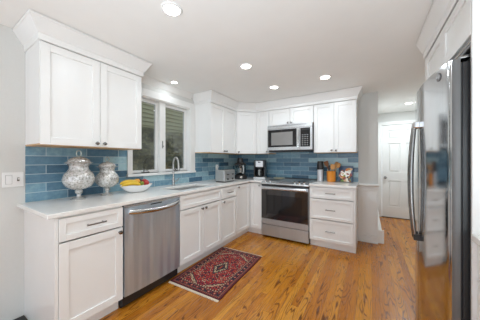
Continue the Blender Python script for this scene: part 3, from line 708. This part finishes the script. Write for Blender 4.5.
# ------------------------------------------------------------------ rug
def rug():
    rw, rl, N, K = .62, .965, 124, 196
    navy, red, cream, orange, brown, dred = [lin(c)[:3] for c in ('#1d1b2c', '#9c1c26', '#b9a585', '#a8442a', '#35191a', '#5a1019')]
    rnd = random.Random(4)
    def hsh(a, b, c=0): return (math.sin(a * 127.1 + b * 311.7 + c * 74.7) * 43758.5453) % 1
    def col(i, j):
        x = (i + .5) / N * 2 - 1; y = (j + .5) / K * 2 - 1
        dx = min(i, N - 1 - i); dy = min(j, K - 1 - j); d = min(dx, dy)
        xx, yy = abs(x) * rw / 2, abs(y) * rl / 2
        si, sj = min(i, N - 1 - i), min(j, K - 1 - j)
        h = hsh(si // 2, sj // 2); h2 = hsh(si // 3, sj // 3, 5)
        along = (j if dx < dy else i)
        if d < 3: return dred if d < 2 else navy
        if d < 6: return orange if (along // 2) % 2 else navy
        if d < 17:
            if d in (6, 16): return cream if along % 3 == 0 else dred
            p = along % 14; q = d - 11
            m = abs(p - 7) + abs(q)
            if m < 2: return cream
            if m < 4: return red if h > .3 else orange
            if m < 5: return navy
            return navy if h < .72 else (orange if h < .86 else dred)
        if d < 20: return dred if (along // 2) % 3 else cream
        # field: corner spandrels, medallion
        med = xx / .135 + yy / .22
        stepped = math.floor(med * 9) / 9
        if med < .22: return orange if h > .4 else navy
        if med < .42: return brown if h < .4 else navy
        if med < .62: return cream if h > .3 else brown
        if med < .74: return navy
        hexa = max(xx / .225, (xx * .75 + yy) / .40)
        if hexa < 1.0:
            if h2 > .80: return orange
            if h > .82: return navy
            if h < .10: return cream
            if h < .2: return brown
            if h < .34: return navy
            return red
        if hexa < 1.03: return navy
        if hexa < 1.13: return cream if h > .35 else dred
        if h2 > .7: return orange
        return navy if h < .34 else (dred if h < .55 else (cream if h > .93 else red))
    me = bpy.data.meshes.new('rug_pile'); vs = []; fs = []
    for j in range(K + 1):
        for i in range(N + 1):
            x = (i / N - .5) * rw; y = (j / K - .5) * rl
            vs.append((x + .003 * math.sin(y * 9), y + .10 * 0 * x, .0085 + .0012 * math.sin(x * 17 + y * 11)))
    for j in range(K):
        for i in range(N): a = j * (N + 1) + i; fs.append((a, a + 1, a + N + 2, a + N + 1))
    n0 = len(vs); ring = [i for i in range(N + 1)] + [j * (N + 1) + N for j in range(1, K + 1)] + [K * (N + 1) + i for i in range(N - 1, -1, -1)] + [j * (N + 1) for j in range(K - 1, 0, -1)]
    for k in ring: v = vs[k]; vs.append((v[0], v[1], .0012))
    L_ = len(ring)
    for k in range(L_): fs.append((ring[k], n0 + k, n0 + (k + 1) % L_, ring[(k + 1) % L_]))
    fs.append(tuple(n0 + k for k in range(L_))[::-1])
    me.from_pydata(vs, [], fs); me.update()
    ca = me.color_attributes.new('Col', 'FLOAT_COLOR', 'CORNER')
    for p in me.polygons:
        if p.index < N * K: c = col(p.index % N, p.index // N)
        else: c = dred
        g = .9 + .2 * rnd.random()
        for li in p.loop_indices: ca.data[li].color = (c[0] * g, c[1] * g, c[2] * g, 1)
    me.materials.append(vcol('rug_wool'))
    return me, rw, rl
me, rw, rl = rug()
rt = thing('rug', (.905, 1.957, 0), 'red and navy patterned oriental rug with cream medallion in front of the sink', 'rug'); rt.rotation_euler = (0, 0, R(2.5))
o = bpy.data.objects.new('pile', me); C.objects.link(o); o.parent = rt
for s_ in (-1, 1):
    b = MB(); y0 = s_ * rl / 2; rnd = random.Random(7 + s_)
    b.box(-rw / 2, rw / 2, min(y0, y0 + s_ * .010), max(y0, y0 + s_ * .010), .0012, .006)
    n = 90
    for i in range(n):
        x = -rw / 2 + rw * (i + .5) / n; dx_ = rnd.uniform(-.004, .004)
        b.prism([(x - .0026, y0 + s_ * .009), (x + .0026, y0 + s_ * .009), (x + dx_ + .002, y0 + s_ * .024), (x + dx_ - .002, y0 + s_ * .024)], .0012, .0038)
    me_o = b.build('fringe', simple('cream_cotton', '#ddd3bd', .9), None, 'cream fringe'); me_o.parent = rt

# ------------------------------------------------------------------ counter things, left
M['finial_glass'] = simple('greenish_finial_glass', (.72, .80, .78, 1), .08, trans=.45)
def jar(x, y, H, Rb, label):
    """apothecary jar, H total height, Rb belly radius"""
    r = thing('apothecary_jar', (x, y, CT), label, 'jar', 'mercury glass jars on the left counter')
    k = Rb; z = CT + .0005; h = H
    foot = [(k * .50, z), (k * .52, z + .004 * h / .4), (k * .38, z + .012), (k * .16, z + .022 * h / .4), (k * .13, z + .04 * h / .4), (k * .24, z + .052 * h / .4), (k * .25, z + .07 * h / .4), (k * .15, z + .082 * h / .4), (k * .2, z + .092 * h / .4)]
    MB().lathe(foot, (x, y, 0), 28).build('foot', 'mercury', r)
    B = [(.2, .20), (.5, .215), (.8, .27), (.96, .34), (1.0, .41), (.96, .48), (.84, .545), (.70, .585), (.62, .62), (.61, .68), (.70, .722), (.85, .742)]
    MB().lathe([(k * a, z + h * c) for a, c in B], (x, y, 0), 36).build('bowl', 'mercury', r)
    Lp = [(.90, .743), (.91, .752), (.72, .768), (.70, .79), (.62, .82), (.42, .855), (.15, .872), (.08, .878)]
    ld = MB().lathe([(k * a, z + h * c) for a, c in Lp], (x, y, 0), 32).build('lid', 'mercury', r)
    b = MB(); zc = z + h * .94; rr = h * .058
    b.tube([(x, y, z + h * .86), (x, y, zc - rr)], .006, 10)
    b.tube([(x + .0, y + rr * .75 * math.sin(2 * math.pi * i / 20), zc - rr * math.cos(2 * math.pi * i / 20)) for i in range(21)], .0062, 8, cap=False)
    b.build('finial', 'finial_glass', ld)
    return r
jar(.185, .825, .43, .119, 'large silvery mottled glass lidded jar standing nearer the light switch')
jar(.155, 1.075, .375, .104, 'smaller silvery mottled glass lidded jar standing beside the fruit bowl')
# fruit bowl
bxx, byy = .215, 1.348
r = thing('fruit_bowl', (bxx, byy, CT), 'white oval porcelain bowl full of fruit on the counter by the window', 'bowl')
P_ = [(.06, 0.0005), (.085, .004), (.12, .03), (.15, .062), (.163, .078), (.159, .080), (.146, .066), (.112, .036), (.07, .012), (0, .010)]
b = MB(); b.lathe([(a * 1.08, CT + c) for a, c in P_], (bxx, byy, 0), 40, sx=.72, sy=1); b.build('bowl', 'porcelain', r)
M['banana'] = simple('banana_skin', '#e3bb33', .45, nscale=20); M['peach'] = simple('orange_fruit_skin', '#e6a23c', .5); M['apple'] = simple('red_apple_skin', '#b83a34', .3, nscale=14, var=.3); M['plum'] = simple('dark_plum_skin', '#2b2029', .35); M['leafg'] = simple('lime_skin', '#8a9a35', .4)
M['stem'] = simple('fruit_stem', '#5a4a22', .8)
def banana(cx_, cy_, cz_, ang, lab):
    r = thing('banana', (cx_, cy_, cz_), lab, 'banana'); pts = []; rs = []
    for i in range(15):
        t = i / 14 - .5; a = t * 1.5; d_ = .10 * math.sin(a) / math.sin(.75) * .9
        pts.append((cx_ + d_ * math.cos(ang), cy_ + d_ * math.sin(ang), cz_ - .045 * (1 - math.cos(a)) * 2)); rs.append(.0195 * max(.25, math.sqrt(max(0, 1 - (2 * t) ** 4))))
    MB().tube(pts, rs, 8).build('peel', 'banana', r)
    MB().tube([pts[-1], Vector(pts[-1]) + (Vector(pts[-1]) - Vector(pts[-2])) * 1.6], [.006, .005], 8).build('stem', 'stem', r)
banana(bxx + .050, byy - .090, CT + .102, R(70), 'yellow banana lying lowest at the front left of the fruit bowl')
banana(bxx + .005, byy - .085, CT + .120, R(75), 'yellow banana lying across the middle left of the fruit bowl')
def fruit(name, x, y, z, rr, mat, lab, cat):
    r = thing(name, (x, y, z - rr), lab, cat)
    b = MB(); b.lathe([(0.001, z - rr * .86), (rr * .4, z - rr * .95), (rr * .85, z - rr * .5), (rr, z + .0), (rr * .88, z + rr * .5), (rr * .5, z + rr * .88), (rr * .18, z + rr * .84), (0, z + rr * .72)], (x, y, 0), 22); b.build('skin', mat, r)
    MB().tube([(x, y, z + rr * .7), (x + .003, y, z + rr * 1.12)], .0018, 6).build('stem', 'stem', r)
fruit('orange', bxx - .012, byy + .010, CT + .104, .038, 'peach', 'golden orange fruit in the middle of the bowl behind the bananas', 'fruit')
fruit('lime', bxx + .045, byy + .028, CT + .090, .026, 'leafg', 'green lime between the bananas and the red apples', 'fruit')
fruit('apple', bxx + .036, byy + .085, CT + .092, .036, 'apple', 'red apple at the front right of the fruit bowl', 'apple')
fruit('apple', bxx - .030, byy + .112, CT + .098, .034, 'apple', 'red apple at the back right of the fruit bowl under the dark plum', 'apple')
fruit('plum', bxx - .058, byy + .066, CT + .112, .026, 'plum', 'dark plum resting on top at the back of the fruit bowl', 'plum')

# toaster
tx0, tx1, ty0, ty1 = .315, .50, 2.585, 2.885; tz = CT
r = thing('toaster', ((tx0 + tx1) / 2, (ty0 + ty1) / 2, CT), 'brushed stainless toaster on the counter left of the corner', 'toaster')
b = MB(); b.box(tx0, tx1, ty0, ty1, tz + .012, tz + .19, .016); b.build('housing', 'satin', r)
bx('base', 'black', r, tx0 + .012, tx1 - .012, ty0 + .012, ty1 - .012, tz + .0005, tz + .012)
b = MB(); b.box(tx0 + .05, tx0 + .078, ty0 + .04, ty1 - .04, tz + .1895, tz + .1912); b.box(tx1 - .078, tx1 - .05, ty0 + .04, ty1 - .04, tz + .1895, tz + .1912); b.build('bread_slots', 'dark', r)
for yy in (ty0 + .085, ty1 - .085):
    bx('lever', 'black', r, tx1 + .0, tx1 + .022, yy - .018, yy + .018, tz + .115, tz + .130, bev=.004)
    MB().lathe([(.014, 0), (.014, .012), (0, .013)], (tx1, yy, tz + .05), 14, 'x').build('dial', 'black', r)
M['smoke'] = glass('smoked_clear_bowl', (.75, .78, .78, 1))
# food processor / blender
px_, py_ = .355, 3.28
SP = Matrix.Translation((px_, py_, CT)) @ Matrix.Scale(1.12, 4) @ Matrix.Translation((-px_, -py_, -CT))
r = thing('food_processor', (px_, py_, CT), 'food processor with black base and lid and clear chrome-banded bowl in the counter corner', 'food processor')
b = MB(SP); b.lathe([(.105, CT + .0005), (.11, CT + .02), (.10, CT + .06), (.075, CT + .075)], (px_, py_, 0), 28); b.build('base', 'black', r)
MB(SP).lathe([(.062, CT + .0755), (.08, CT + .085), (.095, CT + .15), (.098, CT + .225), (.095, CT + .228), (.09, CT + .15), (.07, CT + .09), (0, CT + .085)], (px_, py_, 0), 28).build('bowl', 'smoke', r)
MB(SP).lathe([(.02, CT + .086), (.045, CT + .10), (.05, CT + .18), (.02, CT + .22), (0, CT + .221)], (px_, py_, 0), 20).build('blade_hub', 'chrome', r)
b = MB(SP); b.lathe([(.099, CT + .2285), (.099, CT + .24), (.07, CT + .262), (.05, CT + .27), (.045, CT + .335), (.03, CT + .345), (0, CT + .346)], (px_, py_, 0), 28); b.build('lid', 'black', r)
ax, ay = .78, -.62
b = MB(SP); b.tube([(px_ + ax * q1, py_ + ay * q1 + 0, CT + q2) for q1, q2 in ((.096, .215), (.135, .215), (.15, .19), (.148, .12), (.125, .10), (.092, .105))], .009, 10)
M['hd'] = simple('pale_handle', (.5, .52, .52, 1), .2); b.build('handle', 'hd', r)
kb = MB(SP @ Matrix.Translation((px_ + .062, py_ - .075, CT + .035)) @ Matrix.Rotation(R(220), 4, 'Z')); kb.lathe([(.02, 0), (.02, .02), (0, .021)], (0, 0, 0), 16, 'y'); kb.build('dial', 'chrome', r)
# coffee maker
cx_, cy_ = .70, 3.50
r = thing('coffee_maker', (cx_, cy_, CT), 'black and stainless drip coffee maker on the counter left of the range', 'coffee maker')
T = Matrix.Translation((cx_ - .045, cy_, CT)) @ Matrix.Rotation(R(18), 4, 'Z') @ Matrix.Diagonal((1.12, 1, 1, 1))   # local front faces -y
MB(T).box(-.095, .095, -.13, .11, .0005, .04, .006).build('base', 'satin', r)
MB(T).box(-.095, .095, .02, .11, .041, .345, .008).build('water_tank', 'black', r)
MB(T).box(-.092, .092, -.12, .019, .215, .345, .010).build('brew_head', 'black', r)
MB(T).box(-.058, .058, -.125, -.1205, .222, .330, .002).build('front_plate', 'satin', r)
MB(T).box(-.02, .02, -.127, -.1255, .30, .318).build('display', 'blackgloss', r)
b = MB(T); b.lathe([(.055, .041), (.068, .055), (.072, .10), (.066, .15), (.05, .185), (.052, .195), (0, .196)], (0, -.055, 0), 24); cf = b.build('carafe', 'blackgloss', r)
b = MB(T); b.tube([(.0, -.118, .17), (.0, -.150, .165), (.0, -.152, .09), (.0, -.122, .075)], .008, 8); b.build('carafe_handle', 'hd', cf)
MB(T).lathe([(.053, .1965), (.05, .208), (0, .209)], (0, -.055, 0), 20).build('carafe_lid', 'black', cf)
MB(T).box(.075, .094, -.118, .018, .042, .214, .003).build('side_column', 'black', r)
MB(T).box(-.094, -.075, -.118, .018, .042, .214, .003).build('side_column', 'black', r)
# spoon rest on the cooktop
b = MB(); b.lathe([(.05, .9225), (.085, .933), (.09, .940), (.086, .941), (.05, .929), (0, .928)], (xr0 + .13, D - .19, 0), 24, sx=1.2); tag(b.build('spoon_rest', simple('cream_ceramic', '#d8d2b4', .3)), 'cream ceramic dish on the back left of the cooktop', 'dish')
# flask
r = thing('flask', (1.697, 3.60, CT), 'white and black tall flask on the short counter by the range', 'flask')
q = (1.697, 3.60, 0)
MB().lathe([(.042, CT + .0005), (.047, CT + .006), (.047, CT + .185), (.044, CT + .192)], q, 24).build('body', simple('pale_metal', (.62, .62, .64, 1), .3, .3), r)
MB().lathe([(.048, CT + .1925), (.052, CT + .20), (.052, CT + .27), (.046, CT + .285), (.044, CT + .325), (0, CT + .33)], q, 24).build('lid', 'black', r)
MB().tube([(1.697 + .050, 3.57, CT + .005), (1.697 + .053, 3.57, CT + .19)], .006, 8).build('side_strap', 'black', r)
# utensil crock and utensils
q = (1.862, 3.60, 0)
M['crock'] = simple('orange_glaze', '#d9851f', .3, coat=.4)
r = thing('utensil_crock', (q[0], q[1], CT), 'square-sided orange utensil crock on the short counter', 'crock')
b = MB(Matrix.Translation((q[0], q[1], 0)) @ Matrix.Rotation(R(12), 4, 'Z')); n8 = 8
prof = [(.050, CT + .0005), (.064, CT + .004), (.067, CT + .17), (.060, CT + .171), (.057, CT + .02), (0, CT + .018)]
b.lathe(prof, (0, 0, 0), n8); b.build('crock_body', 'crock', r, smooth_ang=20)
M['wood1'] = simple('pale_wood', '#c08a4e', .6, nscale=40); M['wood2'] = simple('dark_wood', '#7d4c25', .6, nscale=40)
def utensil(name, dx, dy, tx, ty, H, mat, head, lab, cat):
    r = thing(name, (q[0] + dx, q[1] + dy, CT + .03), lab, cat, None)
    p0 = Vector((q[0] + dx, q[1] + dy, CT + .025)); p1 = Vector((q[0] + tx, q[1] + ty, CT + H))
    MB().tube([p0, p1], .0055, 8).build('handle', mat, r)
    dv = (p1 - p0).normalized(); xa = Vector((1, 0, 0)); xa = (xa - dv * xa.dot(dv)).normalized(); ya = dv.cross(xa)
    T = Matrix(((xa.x, ya.x, dv.x, p1.x), (xa.y, ya.y, dv.y, p1.y), (xa.z, ya.z, dv.z, p1.z), (0, 0, 0, 1)))
    b = MB(T)
    if head == 'spoon': b.ball((0, 0, .03), .030, .009, .042)
    elif head == 'spatula': b.prism([(-.014, -.01), (.014, -.01), (.034, .02), (.034, .075), (-.034, .075), (-.034, .02)], -.004, .004, 'y')
    else: b.prism([(-.010, -.01), (.010, -.01), (.03, .03), (.022, .07), (-.022, .07), (-.03, .03)], -.005, .005, 'y')
    b.build('head', mat, r)
utensil('wooden_spatula', .02, 0, -.060, .0, .255, 'wood2', 'spatula', 'dark wooden spatula leaning left out of the orange crock', 'spatula')
utensil('wooden_spoon', -.02, .0, .090, .0, .235, 'wood1', 'spoon', 'pale wooden spoon leaning far right out of the orange crock', 'spoon')
utensil('wooden_spatula', -.01, -.02, .022, -.03, .205, 'wood1', 'spatula', 'short pale wooden spatula in the middle of the orange crock', 'spatula')
utensil('wooden_spoon', .0, .03, .062, .055, .25, 'wood1', 'spoon', 'pale wooden spoon leaning right behind the others in the orange crock', 'spoon')
utensil('black_spoon', -.035, .030, -.038, .035, .19, 'black', 'other', 'black utensil at the back of the orange crock', 'utensil')
# cookbook on a stand
q = (2.058, 3.62)
T = Matrix.Translation((q[0], q[1], CT + .011)) @ Matrix.Rotation(R(-8), 4, 'Z') @ Matrix.Rotation(R(-14), 4, 'X')
r = thing('cookbook', (q[0], q[1], CT), 'colourful food-covered cookbook leaning upright at the right of the short counter', 'book')
MB(T).box(-.098, .098, -.002, .018, .003, .245).build('pages', simple('paper', '#dcd7c8', .8), r)
MB(T).box(-.102, .102, .0185, .022, 0.0, .248, .001).build('back_cover', simple('navy_cover', '#2c3e55', .5), r)
def cover():
    N_, K_ = 40, 50; vs = []; fs = []
    for j in range(K_ + 1):
        for i in range(N_ + 1): vs.append(tuple(T @ Vector(((i / N_ - .5) * .204, -.0035, j / K_ * .248))))
    for j in range(N_ * 0, K_):
        for i in range(N_): a = j * (N_ + 1) + i; fs.append((a, a + 1, a + N_ + 2, a + N_ + 1))
    n0 = len(vs)
    for i_, j_ in ((0, 0), (N_, 0), (N_, K_), (0, K_)): vs.append(tuple(T @ Vector(((i_ / N_ - .5) * .204, -.0025, j_ / K_ * .248))))
    fs.append((n0, n0 + 3, n0 + 2, n0 + 1))
    rl_ = Vector((q[0], q[1], CT)); vs = [tuple(Vector(v) - rl_) for v in vs]
    me = bpy.data.meshes.new('cover'); me.from_pydata(vs, [], fs)
    ca = me.color_attributes.new('Col', 'FLOAT_COLOR', 'CORNER')
    rnd = random.Random(11); pal = ['#b8402f', '#c98f3c', '#e9e2d2', '#3b2a28', '#8a3b2c', '#d9772f', '#6f8a3b', '#f2efe6', '#3a4a63', '#d8b48a']
    cs_ = [(rnd.uniform(-1, 1), rnd.uniform(-1, 1), lin(rnd.choice(pal))) for _ in range(46)]
    navy = lin('#3b5474'); wh = lin('#f4f1ea')
    for p in me.polygons:
        if p.index >= N_ * K_: c = navy
        else:
            x = (p.index % N_ + .5) / N_ * 2 - 1; y = (p.index // N_ + .5) / K_ * 2 - 1
            c = min(cs_, key=lambda s: (s[0] - x) ** 2 + (s[1] - y) ** 2)[2]
            if y > .62 + .15 * math.sin(3 * x) or abs(x) > .84 - .1 * math.sin(7 * y): c = navy
            if abs(y - .18 - .10 * math.sin(x * 9)) < .09 and abs(x) < .72: c = wh
            if abs(y + .15 - .10 * math.sin(x * 8 + 2)) < .08 and abs(x) < .6: c = wh
        for li in p.loop_indices: ca.data[li].color = c
    me.materials.append(vcol('printed_cover', .3)); o = bpy.data.objects.new('front_cover', me); C.objects.link(o); o.parent = r; o['label'] = 'printed front cover with pictures of food'
cover()
st = thing('book_stand', (q[0], q[1], CT), 'thin black wire stand holding the cookbook', 'stand')
b = MB(T); b.tube([(-.08, -.012, -.004), (-.08, .026, -.004), (-.08, .028, .20)], .003, 6); b.tube([(.08, -.012, -.004), (.08, .026, -.004), (.08, .028, .20)], .003, 6); b.tube([(-.08, .028, .20), (.08, .028, .20)], .003, 6); b.build('rack', 'black', st)
b = MB(); b.tube([T @ Vector((0, .030, .20)), (q[0], q[1] + .125, CT + .004)], .003, 6); b.build('rear_leg', 'black', st)

# switches, outlets
def plate(name, T, w, h, lab, kind_):
    r = thing(name, tuple(T @ Vector((0, 0, 0))), lab, 'switch' if kind_ == 's' else 'outlet')
    MB(T).box(-w / 2, w / 2, .0005, .009, -h / 2, h / 2, .003).build('cover_plate', 'white_plastic', r)
    if kind_ == 's':
        MB(T).box(-.042, -.006, .0088, .0094, -.035, .035).build('rocker_gap_shade', simple('painted_gap_shade', (.35, .35, .34, 1), .6), r)  # grey box paints the thin shadow line round the rocker
        MB(T).box(-.040, -.008, .0095, .014, -.033, .033, .002).build('rocker', 'white_plastic', r)
        MB(T).box(.020, .034, .0088, .0096, -.014, .014).build('toggle_slot', M['painted_gap_shade'] if 'painted_gap_shade' in M else 'nickel', r)
        MB(T).box(.023, .031, .0097, .022, -.002, .010, .001).build('toggle', 'white_plastic', r)
    else:
        for z in (-.02, .02): MB(T).box(-.016, .016, .0092, .011, z - .013, z + .013, .002).build('socket', 'white_plastic', r)
    return r
plate('light_switch', frame((0, .457, 1.108), (0, 1, 0), (1, 0, 0)), .117, .115, 'white double light switch plate on the wall left of the tiles', 's')
r = plate('wall_outlet', frame((.009, 3.02, 1.12), (0, 1, 0), (1, 0, 0)), .07, .115, 'white outlet with a plug on the blue tiles above the toaster', 'o')
bx('plug', 'white_plastic', r, .0172, .045, 3.006, 3.034, 1.125, 1.155, bev=.004)

# ------------------------------------------------------------------ recessed ceiling lights
M['lens'] = simple('lamp_lens', (1, .97, .92, 1), .5, emit=14)
def can(x, y, lab, rr=.052, power=3.8):
    r = thing('recessed_light', (x, y, HC), lab, 'ceiling light', 'recessed ceiling lights')
    MB().lathe([(rr, HC - .0005), (rr + .018, HC - .0005), (rr + .016, HC - .006), (rr, HC - .008)], (x, y, 0), 32) if False else None
    b = MB(); n = 32; ring = [(rr, HC - .0004), (rr + .020, HC - .0004), (rr + .018, HC - .005), (rr + .002, HC - .008)]
    vs = [(x + a * math.cos(2 * math.pi * k / n), y + a * math.sin(2 * math.pi * k / n), z) for a, z in ring for k in range(n)]
    fs = [[i * n + k, i * n + (k + 1) % n, ((i + 1) % 4) * n + (k + 1) % n, ((i + 1) % 4) * n + k] for i in range(4) for k in range(n)]
    b.add(vs, fs, True); b.build('trim_ring', 'white_plastic', r)
    MB().lathe([(rr - .0005, HC - .0004), (rr - .0005, HC - .004), (0, HC - .0045)], (x, y, 0), 28).build('lens', 'lens', r)
    l = area('lamp', (x, y, HC - .012), (0, 0, 0), rr * 1.8, power, (.84, .93, 1)); l.parent = r; l.location = (0, 0, -.012)
can(1.228, .97, 'largest and nearest recessed ceiling light, at the very top of the photo')
can(1.229, 1.98, 'round recessed ceiling light in the middle of the kitchen ceiling')
can(1.235, 2.76, 'round recessed ceiling light in front of the angled corner cabinet', power=4.6)
can(1.911, 2.76, 'round recessed ceiling light in front of the range and microwave', power=5.6)
can(.19, 1.886, 'small recessed ceiling light close to the wall above the window', .036, .8)
can(2.99, 4.817, 'recessed ceiling light in the hall before the white door', power=15)
can(1.3, -1.2, 'unseen recessed ceiling light added over the dining end, window side'); can(2.4, -1.2, 'unseen recessed ceiling light added over the dining end, refrigerator side')  # both out of view, added for the light they give
